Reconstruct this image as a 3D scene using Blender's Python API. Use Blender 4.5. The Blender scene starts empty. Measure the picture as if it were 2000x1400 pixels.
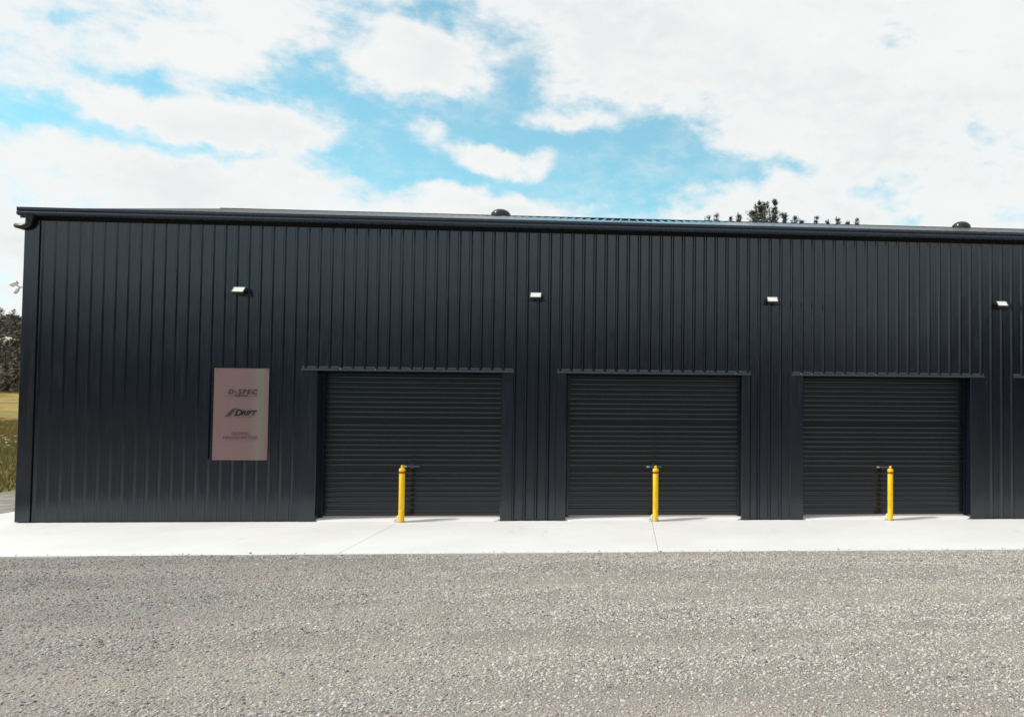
import bpy, bmesh, math, random
import numpy as np
from mathutils import Vector, Matrix

R = math.radians
random.seed(7)
rng = np.random.default_rng(7)
scene = bpy.context.scene
col = scene.collection

# ------------------------------------------------------------------ camera
YAW, PITCH, ROLL = 0.082488, 0.033940, 0.007635
CAM = Vector((9.5008, -14.0843, 1.9634))
fw = Vector((math.sin(YAW)*math.cos(PITCH), math.cos(YAW)*math.cos(PITCH), math.sin(PITCH)))
rt = Vector((math.cos(YAW), -math.sin(YAW), 0))
up = rt.cross(fw)
r2 = rt*math.cos(ROLL) + up*math.sin(ROLL)
u2 = up*math.cos(ROLL) - rt*math.sin(ROLL)
cd = bpy.data.cameras.new('camera')
cam = bpy.data.objects.new('camera', cd)
col.objects.link(cam)
cam.matrix_world = Matrix(((r2.x, u2.x, -fw.x, CAM.x), (r2.y, u2.y, -fw.y, CAM.y), (r2.z, u2.z, -fw.z, CAM.z), (0, 0, 0, 1)))
cd.sensor_width = 36
cd.sensor_fit = 'HORIZONTAL'
cd.lens = 28.8
cd.shift_x = -357.04/2000
cd.shift_y = 37.52/2000
cd.clip_start = 0.1
cd.clip_end = 5000
scene.camera = cam

# ------------------------------------------------------------------ sun, exposure
SUN = Vector((-0.70, -0.115, 0.70)).normalized()
sl = bpy.data.lights.new('sun', 'SUN')
sl.energy = 2.0
sl.angle = R(5)
sl.color = (1.0, 0.968, 0.925)
so = bpy.data.objects.new('sun', sl)
col.objects.link(so)
so.location = (-20, -10, 30)
so.rotation_euler = (-SUN).to_track_quat('-Z', 'Y').to_euler()
scene.view_settings.view_transform = 'Standard'
scene.view_settings.look = 'None'
scene.view_settings.gamma = 1.0
scene.view_settings.exposure = 0.9
scene.view_settings.use_curve_mapping = False
scene.cycles.max_bounces = 6
scene.cycles.diffuse_bounces = 3
scene.cycles.glossy_bounces = 3

# ------------------------------------------------------------------ node helpers
class NT:
    def __init__(s, tree): s.t = tree; s.n = tree.nodes; s.l = tree.links
    def add(s, typ, **kw):
        n = s.n.new(typ)
        for k, v in kw.items(): setattr(n, k, v)
        return n
    def put(s, sock, v):
        if v is None: return
        if isinstance(v, bpy.types.NodeSocket): s.l.new(v, sock)
        else: sock.default_value = v
    def math(s, op, a, b=None, c=None, clamp=False):
        n = s.add('ShaderNodeMath', operation=op, use_clamp=clamp)
        s.put(n.inputs[0], a); s.put(n.inputs[1], b); s.put(n.inputs[2], c)
        return n.outputs[0]
    def vmath(s, op, a, b=None, out=0):
        n = s.add('ShaderNodeVectorMath', operation=op)
        s.put(n.inputs[0], a); s.put(n.inputs[1], b)
        return n.outputs[out]
    def noise(s, vec, scale, detail=4, rough=.55, out='Fac', dist=0.0):
        n = s.add('ShaderNodeTexNoise')
        s.put(n.inputs['Vector'], vec)
        n.inputs['Scale'].default_value = scale; n.inputs['Detail'].default_value = detail
        n.inputs['Roughness'].default_value = rough; n.inputs['Distortion'].default_value = dist
        return n.outputs[out]
    def ramp(s, fac, stops, interp='LINEAR'):
        n = s.add('ShaderNodeValToRGB'); e = n.color_ramp.elements; n.color_ramp.interpolation = interp
        while len(e) < len(stops): e.new(0.5)
        for k, (p, c) in enumerate(stops):
            e[k].position = p; e[k].color = (*c, 1) if len(c) == 3 else c
        s.put(n.inputs[0], fac)
        return n.outputs[0]
    def smooth(s, v, lo, hi, to0=0., to1=1.):
        n = s.add('ShaderNodeMapRange', interpolation_type='SMOOTHSTEP')
        s.put(n.inputs[0], v)
        for k, x in enumerate((lo, hi, to0, to1)): s.put(n.inputs[1+k], x)
        return n.outputs[0]
    def mix(s, fac, a, b, blend='MIX'):
        n = s.add('ShaderNodeMix', data_type='RGBA', blend_type=blend)
        s.put(n.inputs[0], fac)
        s.put(n.inputs[6], (*a, 1) if isinstance(a, tuple) and len(a) == 3 else a)
        s.put(n.inputs[7], (*b, 1) if isinstance(b, tuple) and len(b) == 3 else b)
        return n.outputs[2]
    def bump(s, h, strength, dist):
        n = s.add('ShaderNodeBump'); n.inputs['Strength'].default_value = strength; n.inputs['Distance'].default_value = dist
        s.put(n.inputs['Height'], h)
        return n.outputs[0]

# ------------------------------------------------------------------ sky: Nishita blue with broken cloud
world = bpy.data.worlds.new('World')
scene.world = world
world.use_nodes = True
w = NT(world.node_tree)
w.n.clear()
sky = w.add('ShaderNodeTexSky', sky_type='NISHITA', sun_disc=False)
sky.sun_elevation = math.asin(SUN.z)
sky.sun_rotation = math.atan2(SUN.x, SUN.y)
sky.air_density = 1.0; sky.dust_density = 0.6; sky.ozone_density = 1.6
tc = w.add('ShaderNodeTexCoord').outputs['Generated']
dn = w.vmath('NORMALIZE', tc)
sep = w.add('ShaderNodeSeparateXYZ'); w.put(sep.inputs[0], dn)
# soft wander of the outlines
wob = w.vmath('SUBTRACT', w.noise(dn, 7.0, 2, .6, 'Color'), (.5, .5, .5))
wob2 = w.vmath('SUBTRACT', w.noise(dn, 26.0, 3, .62, 'Color'), (.5, .5, .5))
dw = w.vmath('ADD', dn, w.vmath('MULTIPLY', wob, (.055, .055, .05)))
dw = w.vmath('ADD', dw, w.vmath('MULTIPLY', wob2, (.03, .03, .03)))
sw = w.add('ShaderNodeSeparateXYZ'); w.put(sw.inputs[0], dw)
az = w.math('MULTIPLY', w.math('ARCTAN2', sw.outputs[0], sw.outputs[1]), 57.2958)
el = w.math('MULTIPLY', w.math('ARCSINE', sw.outputs[2]), 57.2958)
cmb = w.add('ShaderNodeCombineXYZ'); w.put(cmb.inputs[0], az); w.put(cmb.inputs[1], el)
ae = cmb.outputs[0]
# breaks in the cloud and separate puffs: azimuth, elevation, width, height (degrees), weight
HOLES = [(-13.6,25.2,4.2,1.0,1.0),(-18.4,23.4,2.2,1.13,.6),(-21.3,19.9,2.4,1.73,.9),(-23.9,18.7,2.4,.95,.8),(-29.7,18.0,2.3,.75,.7),(-35.6,15.6,2.2,1.0,.95),(-30.4,15.0,4.2,.6,.75),(-24.6,15.2,3.4,.55,.6),(-18.6,18.4,1.9,1.8,.5),(-12.9,18.7,5.0,1.9,1.0),(-8.5,21.5,2.1,2.7,.6),(-16.0,15.1,3.6,1.7,.95),(-9.8,17.6,4.1,.9,.6),(-1.8,16.4,6.1,2.3,1.1),(-3.6,19.8,3.9,.8,.7),(1.4,18.1,3.8,1.5,.85),(-.7,13.9,4.0,.9,.6),(11.4,16.0,2.8,.73,.6),(7.0,16.2,2.6,.7,.4),(16.2,14.7,3.3,.85,.5),(19.7,12.5,.84,.4,.5),(-34.1,20.6,.8,.35,.7),(-10.0,14.75,5.0,.5,.8)]
PUFFS = [(-14.9,22.0,4.3,2.05,.9),(-24.8,16.9,6.2,1.05,.95),(-9.4,15.9,2.5,.75,1.35),(-13.4,17.1,1.3,.85,1.2),(-6.0,16.4,1.2,.85,1.5),(-4.6,18.9,3.2,1.0,1.6),(-29.2,20.6,8.2,2.4,.5),(-27.8,13.0,9.3,2.0,.6),(-6.3,13.4,4.2,.8,.8),(9.8,14.0,7.7,1.4,.6),(9.7,22.1,14.5,4.3,.6)]
tot = 0.0
for lst, sg in ((HOLES, -1.4), (PUFFS, .9)):
    for a, e, ra, re, wt in lst:
        q = w.add('ShaderNodeVectorMath', operation='MULTIPLY_ADD')
        w.put(q.inputs[0], ae); w.put(q.inputs[1], (1/ra, 1/re, 0)); w.put(q.inputs[2], (-a/ra, -e/re, 0))
        d2 = w.vmath('DOT_PRODUCT', q.outputs[0], q.outputs[0], 1)
        tot = w.math('MULTIPLY_ADD', w.math('POWER', .4724, d2), sg*wt, tot)
flat = w.vmath('MULTIPLY', dn, (1, 1, 1.9))
n1 = w.noise(flat, 9.0, 7, .62)
n2 = w.noise(flat, 40.0, 4, .65)
big = w.noise(dn, 2.3, 2, .5)      # larger breaks all round the sky
dens = w.math('ADD', tot, w.math('MULTIPLY', w.math('SUBTRACT', n1, .5), 2.9))
dens = w.math('ADD', dens, w.math('MULTIPLY', w.math('SUBTRACT', n2, .5), 1.3))
dens = w.math('ADD', dens, w.smooth(big, .38, .54, .05, .62))
veil = w.smooth(w.noise(flat, 15.0, 5, .68), .42, .78, .14, .46)   # thin high cloud over the blue
mask = w.smooth(dens, -.62, .66, veil, 1.)
shade = w.smooth(w.noise(flat, 5.0, 4, .55), .35, .7)
thick = w.smooth(dens, .3, 1.3)
ccol = w.mix(w.math('MULTIPLY', shade, thick), (.492, .498, .496), (.432, .448, .452))
blue = w.vmath('MULTIPLY', sky.outputs[0], (.40, .78, .66))   # the photograph's cyan cast
blue = w.vmath('MULTIPLY', blue, (.15, .15, .15))
skyc = w.mix(mask, blue, ccol)
bg = w.add('ShaderNodeBackground')
w.put(bg.inputs['Color'], skyc)
bg.inputs['Strength'].default_value = 1.0
world.cycles.sampling_method = 'MANUAL'
world.cycles.sample_map_resolution = 512
wo = w.add('ShaderNodeOutputWorld')
w.l.new(bg.outputs[0], wo.inputs['Surface'])

# ------------------------------------------------------------------ materials
def new_mat(name):
    m = bpy.data.materials.new(name); m.use_nodes = True
    t = NT(m.node_tree)
    return m, t, t.n['Principled BSDF']

def simple(name, c, rough=.5, metal=0., var=.12, scale=30., spec=.5):
    m, t, b = new_mat(name)
    geo = t.add('ShaderNodeNewGeometry').outputs['Position']
    f = t.smooth(t.noise(geo, scale, 4), .3, .7, 1-var, 1+var)
    n = t.vmath('MULTIPLY', c, t.add('ShaderNodeCombineXYZ').outputs[0])
    cb = n.node.inputs[1].links[0].from_node
    for k in range(3): t.put(cb.inputs[k], f)
    t.put(b.inputs['Base Color'], n)
    t.put(b.inputs['Roughness'], t.smooth(t.noise(geo, scale*.6, 4), .3, .7, max(rough-.06, .02), min(rough+.06, 1)))
    b.inputs['Metallic'].default_value = metal
    b.inputs['Specular IOR Level'].default_value = spec
    return m

def painted_steel(name, c, rough, spec=.5, wave=.0025, film=.5):
    """Colour-coated sheet: faint dust film, run marks, slight waviness of thin sheet."""
    m, t, b = new_mat(name)
    geo = t.add('ShaderNodeNewGeometry').outputs['Position']
    st = t.vmath('MULTIPLY', geo, (6, 6, .5))
    dust = t.smooth(t.noise(st, 3.0, 6, .6), .45, .8)
    fine = t.noise(geo, 60., 3)
    cc = t.mix(t.math('MULTIPLY', dust, film), c, tuple(x*1.5+.004 for x in c))
    cc = t.mix(t.math('MULTIPLY', fine, .25), cc, tuple(x*.7 for x in c))
    t.put(b.inputs['Base Color'], cc)
    t.put(b.inputs['Roughness'], t.math('ADD', t.math('MULTIPLY', dust, .18*film), t.math('ADD', t.math('MULTIPLY', fine, .06), rough-.05)))
    b.inputs['Specular IOR Level'].default_value = spec
    b.inputs['Specular Tint'].default_value = (.88, .95, 1.0, 1)
    h = t.noise(t.vmath('MULTIPLY', geo, (1, 1, .55)), 2.6, 2)
    t.put(b.inputs['Normal'], t.bump(h, .16, wave*10))
    return m

M = {}
M['wall'] = painted_steel('charcoal_coated_steel', (.0038, .0062, .0128), .205, .84)
M['trim'] = painted_steel('charcoal_flashing', (.0038, .0061, .0118), .205, .82)
M['gutter'] = painted_steel('charcoal_gutter', (.010, .0190, .0340), .26, .75)
M['roof'] = painted_steel('charcoal_roof', (.020, .022, .025), .12, .5, .0004, .2)
M['door'] = painted_steel('black_door_steel', (.0046, .0058, .0074), .21, .62, .0008, 0.)
M['pipe'] = simple('black_pipe_plastic', (.018, .018, .019), .35)
M['rubber'] = simple('black_rubber', (.012, .012, .012), .7)
M['seal'] = simple('pale_seal_strip', (.42, .36, .33), .7)
M['steel'] = simple('dull_zinc_steel', (.42, .43, .44), .42, .7)
M['white'] = simple('white_enamel', (.80, .80, .78), .35)
M['yellow'] = simple('yellow_enamel', (.90, .54, .006), .36, 0, .07)
M['orange'] = simple('orange_brown_band', (.26, .085, .008), .45)
M['grey_alu'] = simple('grey_cast_aluminium', (.20, .205, .21), .45, .3)
M['dark_alu'] = simple('dark_cast_aluminium', (.02, .021, .023), .45, .2)
M['handle'] = simple('dark_zinc_handle', (.10, .102, .105), .45, .5)
M['inside'] = simple('dark_inside', (.01, .01, .01), .9)
m, t, b = new_mat('diffuser_glass'); M['lens'] = m
b.inputs['Base Color'].default_value = (.76, .76, .72, 1); b.inputs['Roughness'].default_value = .25
t.put(b.inputs['Normal'], t.bump(t.noise(t.add('ShaderNodeTexCoord').outputs['Object'], 90, 2), .15, .002))

# sign face: brushed, pinkish-tinted metal composite
m, t, b = new_mat('rose_brushed_panel'); M['sign'] = m
g = t.add('ShaderNodeTexCoord').outputs['Object']
br = t.noise(t.vmath('MULTIPLY', g, (160, 160, 3)), 1.0, 4)
sp = t.noise(g, 70, 3, .7)
cc = t.mix(br, (.220, .138, .138), (.255, .165, .163))
cc = t.mix(t.smooth(sp, .62, .75), cc, (.17, .14, .13))
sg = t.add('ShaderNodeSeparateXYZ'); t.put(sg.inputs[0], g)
film = t.math('MULTIPLY', t.smooth(sg.outputs[0], .10, .33), t.smooth(sg.outputs[0], .335, .43, 1., 0.))   # greyer upright band: the panel's sheen painted into its colour
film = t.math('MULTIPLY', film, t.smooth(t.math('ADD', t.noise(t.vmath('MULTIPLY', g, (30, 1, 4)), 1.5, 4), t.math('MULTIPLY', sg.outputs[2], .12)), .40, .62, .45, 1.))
cc = t.mix(t.math('MULTIPLY', film, .85), cc, (.225, .210, .192))  # film here is the painted sheen band, greyed into the panel colour
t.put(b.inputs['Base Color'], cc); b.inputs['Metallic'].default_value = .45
t.put(b.inputs['Roughness'], t.math('ADD', t.math('MULTIPLY', br, .15), .3))
M['ink'] = simple('sign_maroon_ink', (.035, .018, .019), .5)
M['ink_black'] = simple('sign_black_ink', (.006, .006, .008), .4)
M['ink_gold'] = simple('sign_gold_ink', (.16, .085, .018), .45)
M['ink_rust'] = simple('sign_rust_ink', (.10, .050, .042), .5)

# concrete
m, t, b = new_mat('pale_new_concrete'); M['concrete'] = m
geo = t.add('ShaderNodeNewGeometry').outputs['Position']
a1 = t.noise(geo, .55, 5, .6); a2 = t.noise(t.vmath('MULTIPLY', geo, (1, 3, 1)), 5, 6, .65); a3 = t.noise(geo, 140, 3)
cc = t.mix(t.smooth(a1, .35, .7), (.72, .718, .70), (.66, .652, .63))
cc = t.mix(t.smooth(a2, .5, .75, 0, .5), cc, (.62, .61, .58))
cc = t.mix(t.smooth(a3, .55, .8, 0, .25), cc, (.54, .53, .51))
cc = t.mix(t.smooth(t.noise(t.vmath('MULTIPLY', geo, (1.2, .22, 1)), 2.2, 6, .7), .60, .74, 0, .5), cc, (.50, .49, .465))
t.put(b.inputs['Base Color'], cc); b.inputs['Roughness'].default_value = .75
t.put(b.inputs['Normal'], t.bump(a3, .25, .004))

# gravel bed under the loose stones
m, t, b = new_mat('gravel_fines'); M['gravel'] = m
geo = t.add('ShaderNodeNewGeometry').outputs['Position']
g1 = t.noise(t.vmath('MULTIPLY', geo, (.35, 1.6, 1)), .7, 4); g2 = t.noise(geo, 3.2, 6, .65); g3 = t.noise(geo, 28, 5, .7)
vor = t.add('ShaderNodeTexVoronoi'); t.put(vor.inputs['Vector'], geo); vor.inputs['Scale'].default_value = 55
cc = t.mix(t.smooth(g1, .38, .62), (.290, .274, .246), (.352, .325, .288))
cc = t.mix(t.smooth(g2, .45, .75, 0, .6), cc, (.375, .334, .294))
cc = t.mix(t.smooth(g3, .35, .7, 0, .75), cc, t.mix(.5, vor.outputs['Color'], (.27, .26, .24)), 'SOFT_LIGHT')
t.put(b.inputs['Base Color'], cc); b.inputs['Roughness'].default_value = .95
b.inputs['Specular IOR Level'].default_value = .15
hh = t.math('ADD', t.math('MULTIPLY', vor.outputs['Distance'], -1.0), t.math('MULTIPLY', g3, .8))
t.put(b.inputs['Normal'], t.bump(hh, .8, .02))

# loose stones: colour differs stone to stone
m, t, b = new_mat('crushed_stone'); M['stone'] = m
rn = t.add('ShaderNodeObjectInfo').outputs['Random']
geo = t.add('ShaderNodeNewGeometry').outputs['Position']
cc = t.ramp(rn, [(0, (.09, .088, .086)), (.12, (.20, .194, .182)), (.32, (.39, .374, .340)), (.62, (.49, .466, .416)), (.80, (.52, .482, .434)), (.92, (.58, .555, .50)), (.985, (.66, .64, .585)), (1, (.72, .70, .66))])
pt = t.smooth(t.noise(t.vmath('MULTIPLY', geo, (.3, 1.5, 1)), .8, 4), .35, .65)
cc = t.mix(t.math('MULTIPLY', pt, .40), cc, (.43, .382, .33))
sx = t.add('ShaderNodeSeparateXYZ'); t.put(sx.inputs[0], geo)
left_tone = t.smooth(t.math('ADD', sx.outputs[0], t.math('MULTIPLY', t.noise(geo, .35, 4), 4.0)), 4.5, 11.0, 1.0, 0.)  # stones get darker and slightly cooler towards the left
cc = t.mix(left_tone, cc, t.vmath('MULTIPLY', cc, (.66, .665, .70)))
cc = t.mix(t.smooth(t.noise(geo, 120, 3), .4, .7, 0, .25), cc, (.22, .215, .21))
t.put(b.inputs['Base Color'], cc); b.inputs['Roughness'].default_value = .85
b.inputs['Specular IOR Level'].default_value = .25

# meadow and hills
m, t, b = new_mat('meadow_and_hill'); M['terrain'] = m
geo = t.add('ShaderNodeNewGeometry').outputs['Position']
sx = t.add('ShaderNodeSeparateXYZ'); t.put(sx.inputs[0], geo)
rad = t.vmath('LENGTH', t.vmath('MULTIPLY', geo, (1, 1, 0)), None, 1)
radn = t.math('ADD', rad, t.math('MULTIPLY', t.math('SUBTRACT', t.noise(geo, .08, 4), .5), 14))
p1 = t.noise(geo, .35, 6, .65); p2 = t.noise(geo, 2.5, 6, .7)
near = t.mix(t.smooth(p2, .4, .62), (.22, .18, .06), (.12, .12, .035))
near = t.mix(t.smooth(p1, .55, .7), near, (.19, .15, .09))
far = t.mix(t.smooth(p1, .42, .58), (.36, .255, .075), (.20, .185, .06))
far = t.mix(t.smooth(t.noise(t.vmath('MULTIPLY', geo, (.3, .9, 1)), .5, 5, .7), .52, .62), far, (.20, .12, .05))
hill = t.mix(t.smooth(p1, .4, .65), (.030, .032, .022), (.075, .062, .040))
stony = t.mix(t.smooth(p2, .45, .6), (.24, .22, .19), (.33, .31, .28))
dx = t.math('SUBTRACT', -1.3, sx.outputs[0])
g0 = t.smooth(t.math('ADD', dx, t.math('MULTIPLY', t.math('SUBTRACT', p1, .5), 5)), 2.2, 3.4)
cc = t.mix(g0, stony, near)
cc = t.mix(t.smooth(radn, 38, 58), cc, far)
cc = t.mix(t.smooth(radn, 150, 158), cc, hill)
cc = t.mix(t.smooth(sx.outputs[1], -55, -38, 1., 0.), cc, t.mix(t.smooth(p1, .35, .65), (.035, .045, .032), (.06, .066, .05)))
t.put(b.inputs['Base Color'], cc); b.inputs['Roughness'].default_value = .95
b.inputs['Specular IOR Level'].default_value = .1
t.put(b.inputs['Normal'], t.bump(p2, .6, .15))

def leaf_mat(name, c1, c2):
    m, t, b = new_mat(name)
    geo = t.add('ShaderNodeNewGeometry')
    f = t.noise(geo.outputs['Position'], 1.3, 3)
    t.put(b.inputs['Base Color'], t.mix(t.smooth(f, .35, .65), c1, c2))
    b.inputs['Roughness'].default_value = .7; b.inputs['Specular IOR Level'].default_value = .2
    return m
M['needle'] = leaf_mat('pine_needles', (.035, .046, .032), (.075, .08, .05))
M['scrub'] = leaf_mat('scrub_leaves', (.024, .031, .027), (.055, .056, .045))
M['bark'] = simple('grey_brown_bark', (.07, .055, .045), .9)
M['grass'] = leaf_mat('grass_blades', (.23, .18, .055), (.14, .13, .04))
M['petal'] = simple('white_petals', (.75, .74, .66), .8)
M['rock'] = simple('pale_rock', (.55, .48, .36), .9, 0, .25, 1.5)
M['soil'] = simple('rusty_soil', (.24, .125, .035), .95, 0, .35, .8)

# ------------------------------------------------------------------ mesh helpers
class MB:
    def __init__(s): s.v = []; s.f = []
    def add(s, vs, fs):
        k = len(s.v); s.v += [tuple(v) for v in vs]; s.f += [tuple(i+k for i in f) for f in fs]; return s
    def box(s, x0, y0, z0, x1, y1, z1):
        return s.add([(x0,y0,z0),(x1,y0,z0),(x1,y1,z0),(x0,y1,z0),(x0,y0,z1),(x1,y0,z1),(x1,y1,z1),(x0,y1,z1)],
                     [(0,3,2,1),(4,5,6,7),(0,1,5,4),(1,2,6,5),(2,3,7,6),(3,0,4,7)])
    def extrude_x(s, prof, x0, x1, cap=True):
        n = len(prof)
        vs = [(x0, y, z) for y, z in prof] + [(x1, y, z) for y, z in prof]
        fs = [(i, (i+1) % n, n+(i+1) % n, n+i) for i in range(n)]
        if cap: fs += [tuple(range(n))[::-1], tuple(range(n, 2*n))]
        return s.add(vs, fs)
    def lathe(s, prof, seg=24, c=(0, 0, 0)):
        vs = []; fs = []
        n = len(prof)
        for k in range(seg):
            a = 2*math.pi*k/seg
            vs += [(c[0]+r*math.cos(a), c[1]+r*math.sin(a), c[2]+z) for r, z in prof]
        for k in range(seg):
            k2 = (k+1) % seg
            for i in range(n-1): fs.append((k*n+i, k2*n+i, k2*n+i+1, k*n+i+1))
        fs.append(tuple(k*n for k in range(seg))[::-1]); fs.append(tuple(k*n+n-1 for k in range(seg)))
        return s.add(vs, fs)
    def tube(s, pts, r, seg=14):
        pts = [Vector(p) for p in pts]; rs = r if isinstance(r, (list, tuple)) else [r]*len(pts)
        vs = []; fs = []; ref = Vector((0, 0, 1)); prev = None
        for i, p in enumerate(pts):
            d = (pts[min(i+1, len(pts)-1)] - pts[max(i-1, 0)]).normalized()
            if prev is None:
                a = d.cross(ref if abs(d.z) < .9 else Vector((0, 1, 0))).normalized()
            else: a = (prev - d*prev.dot(d)).normalized()
            prev = a; bb = d.cross(a)
            for k in range(seg):
                an = 2*math.pi*k/seg
                vs.append(p + (a*math.cos(an) + bb*math.sin(an))*rs[i])
        for i in range(len(pts)-1):
            for k in range(seg):
                k2 = (k+1) % seg
                fs.append((i*seg+k, i*seg+k2, (i+1)*seg+k2, (i+1)*seg+k))
        fs.append(tuple(range(seg))[::-1]); fs.append(tuple(range((len(pts)-1)*seg, len(pts)*seg)))
        return s.add(vs, fs)
    def build(s, name, mat, parent=None, smooth=False, bevel=0., loc=None, fixn=True):
        me = bpy.data.meshes.new(name); me.from_pydata(s.v, [], s.f)
        if fixn or bevel:
            bm = bmesh.new(); bm.from_mesh(me)
            if fixn: bmesh.ops.recalc_face_normals(bm, faces=bm.faces)
            if bevel: bmesh.ops.bevel(bm, geom=list(bm.edges), offset=bevel, segments=2, affect='EDGES', profile=.6)
            bm.to_mesh(me); bm.free()
        me.materials.append(mat)
        if smooth:
            for p in me.polygons: p.use_smooth = True
            try: me.set_sharp_from_angle(angle=R(38))
            except Exception: pass
        return link(name, me, parent, loc)
def link(name, me, parent=None, loc=None):
    o = bpy.data.objects.new(name, me); col.objects.link(o)
    if parent is not None: o.parent = parent
    if loc is not None: o.location = loc
    return o
def empty(name, loc=(0, 0, 0), label=None, cat=None, group=None, kind=None):
    o = bpy.data.objects.new(name, None); col.objects.link(o); o.location = loc; o.empty_display_size = .2
    tag(o, label, cat, group, kind); return o
def tag(o, label=None, cat=None, group=None, kind=None):
    for k, v in (('label', label), ('category', cat), ('group', group), ('kind', kind)):
        if v: o[k] = v
    return o
def copy_tree(o, parent=None):
    c = o.copy(); col.objects.link(c)
    if parent is not None: c.parent = parent
    for ch in list(o.children): copy_tree(ch, c)
    return c

# ------------------------------------------------------------------ terrain, one sheet to the horizon
def terrain_h(x, y):
    r = np.hypot(x, y); a = np.arctan2(y, x)
    f = np.clip((r-45)/110, 0, 1); h = 2.6*f*f*(3-2*f)
    g = np.clip((r-150)/190, 0, 1)
    amp = 21.8 - 4.5*np.sin(a) + 4*np.sin(a*3+1.0) + 2.5*np.sin(a*7+.4)
    h = h + amp*(g*g*(3-2*g))
    h = h + np.where(r > 150, 1.2*np.sin(x*.06)*np.cos(y*.05), 0)
    return h - .07
rr = np.concatenate([[0], np.linspace(6, 60, 14), np.linspace(68, 400, 46), [460, 560, 700]])
na = 160
vs = [(0, 0, -.07)]; fs = []
for r in rr[1:]:
    an = np.arange(na)/na*2*np.pi
    X = r*np.cos(an); Y = r*np.sin(an); Z = terrain_h(X, Y)
    vs += list(zip(X.tolist(), Y.tolist(), Z.tolist()))
for k in range(na): fs.append((0, 1+k, 1+(k+1) % na))
for i in range(len(rr)-2):
    for k in range(na):
        k2 = (k+1) % na
        fs.append((1+i*na+k, 1+(i+1)*na+k, 1+(i+1)*na+k2, 1+i*na+k2))
ter = MB().add(vs, fs).build('meadow_and_hills', M['terrain'], smooth=True)
tag(ter, 'yellow-green meadow rising to dark scrubby hills beside the shed', kind='structure')

# gravel yard: a sheet with soft ruts
def gravel_h(x, y):
    return (-.020 + .006*np.sin(x*.9+y*.7) + .005*np.sin(x*2.3-y*1.7+1) + .006*np.sin(y*2.1+x*.25+.5)*np.clip((-3.4-y)/.8, 0, 1)
            + .003*np.sin(x*5.1+y*4.3))
gx = np.linspace(-14, 34, 193); gy = np.linspace(-40, -3.0, 150)
GX, GY = np.meshgrid(gx, gy); GZ = gravel_h(GX, GY)
vs = np.c_[GX.ravel(), GY.ravel(), GZ.ravel()].tolist()
nx = len(gx)
fs = [(j*nx+i, j*nx+i+1, (j+1)*nx+i+1, (j+1)*nx+i) for j in range(len(gy)-1) for i in range(nx-1)]
yard = MB().add(vs, fs).build('gravel_yard', M['gravel'], smooth=True, fixn=False)
tag(yard, 'compacted grey gravel yard in front of the concrete apron', kind='structure')

m, t, b = new_mat('dark_reflected_asphalt')
geo = t.add('ShaderNodeNewGeometry').outputs['Position']
t.put(b.inputs['Base Color'], t.mix(t.noise(geo, 40, 5, .7), (.035, .036, .038), (.06, .06, .06)))
b.inputs['Roughness'].default_value = .9
darkener = MB().box(-60, -31.0, -.05, 80, -15.6, .012).build('added_asphalt', m)  # unseen asphalt added to give the glossy wall a dark reflection
tag(darkener, 'added unseen asphalt road on the near side of the gravel yard', kind='structure')

# ------------------------------------------------------------------ concrete apron
apron = empty('concrete_apron', (0, 0, 0), 'pale concrete apron along the front of the dark shed', kind='structure')
def slab(x0, x1, y0, y1, z1=0.0):
    MB().box(x0, y0, -.14, x1, y1, z1).build('slab', M['concrete'], apron, bevel=.006)
slab(-1.28, 5.762, -3.0, .62)
slab(5.7665, 9.9435, -3.0, .62)
slab(9.948, 24.0, -3.0, .62)
slab(-1.28, -.29, .628, 9.0)
DOORS = [(4.385, 7.394), (8.477, 11.485), (12.567, 15.566), (16.655, 19.66)]
for a, c in DOORS:   # low ramp lifting each doorway
    vs = [(a+.10, -.07, .002), (c-.10, -.07, .002), (c+.01, .03, .036), (a-.01, .03, .036), (a-.01, .45, .040), (c+.01, .45, .040),
          (a-.01, .03, -.01), (c+.01, .03, -.01), (a-.01, .45, -.01), (c+.01, .45, -.01), (a+.10, -.07, -.01), (c-.10, -.07, -.01)]
    MB().add(vs, [(0,1,2,3),(3,2,5,4),(0,3,6,10),(1,11,7,2),(3,4,8,6),(2,7,9,5),(0,10,11,1),(4,5,9,8),(10,6,7,11),(6,8,9,7)]).build('door_ramp', M['concrete'], apron)

# ------------------------------------------------------------------ the shed
XL, XR = -.271, 24.0
EAVE = 4.965; RIDGE_Y = 6.55; RIDGE_Z = 6.62; BACK_Y = 13.1
shed = empty('steel_shed', (0, 0, 0), 'long charcoal ribbed steel shed with roller doors and low pitched roof', 'shed')
core = MB()
prev = XL+.02
for a, c in DOORS:
    core.box(prev, .02, .01, a-.012, .30, 4.962); core.box(a-.012, .02, 2.50, c+.012, .30, 4.962); prev = c+.012
core.box(prev, .02, .01, XR-.02, .30, 4.962)
core.box(XL+.02, .30, .01, XL+.2, BACK_Y, 4.962); core.box(XR-.2, .30, .01, XR-.02, BACK_Y, 4.962); core.box(XL+.2, BACK_Y-.2, .01, XR-.2, BACK_Y, 4.962)
for x in (XL+.02, XR-.2):   # gable triangles
    core.add([(x, .02, 4.962), (x+.18, .02, 4.962), (x+.18, BACK_Y, 4.962), (x, BACK_Y, 4.962), (x, RIDGE_Y, RIDGE_Z-.10), (x+.18, RIDGE_Y, RIDGE_Z-.10)],
             [(0,1,5,4),(2,3,4,5),(0,4,3),(1,2,5),(0,3,2,1)])
core.build('wall_framing', M['inside'], shed)

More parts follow.
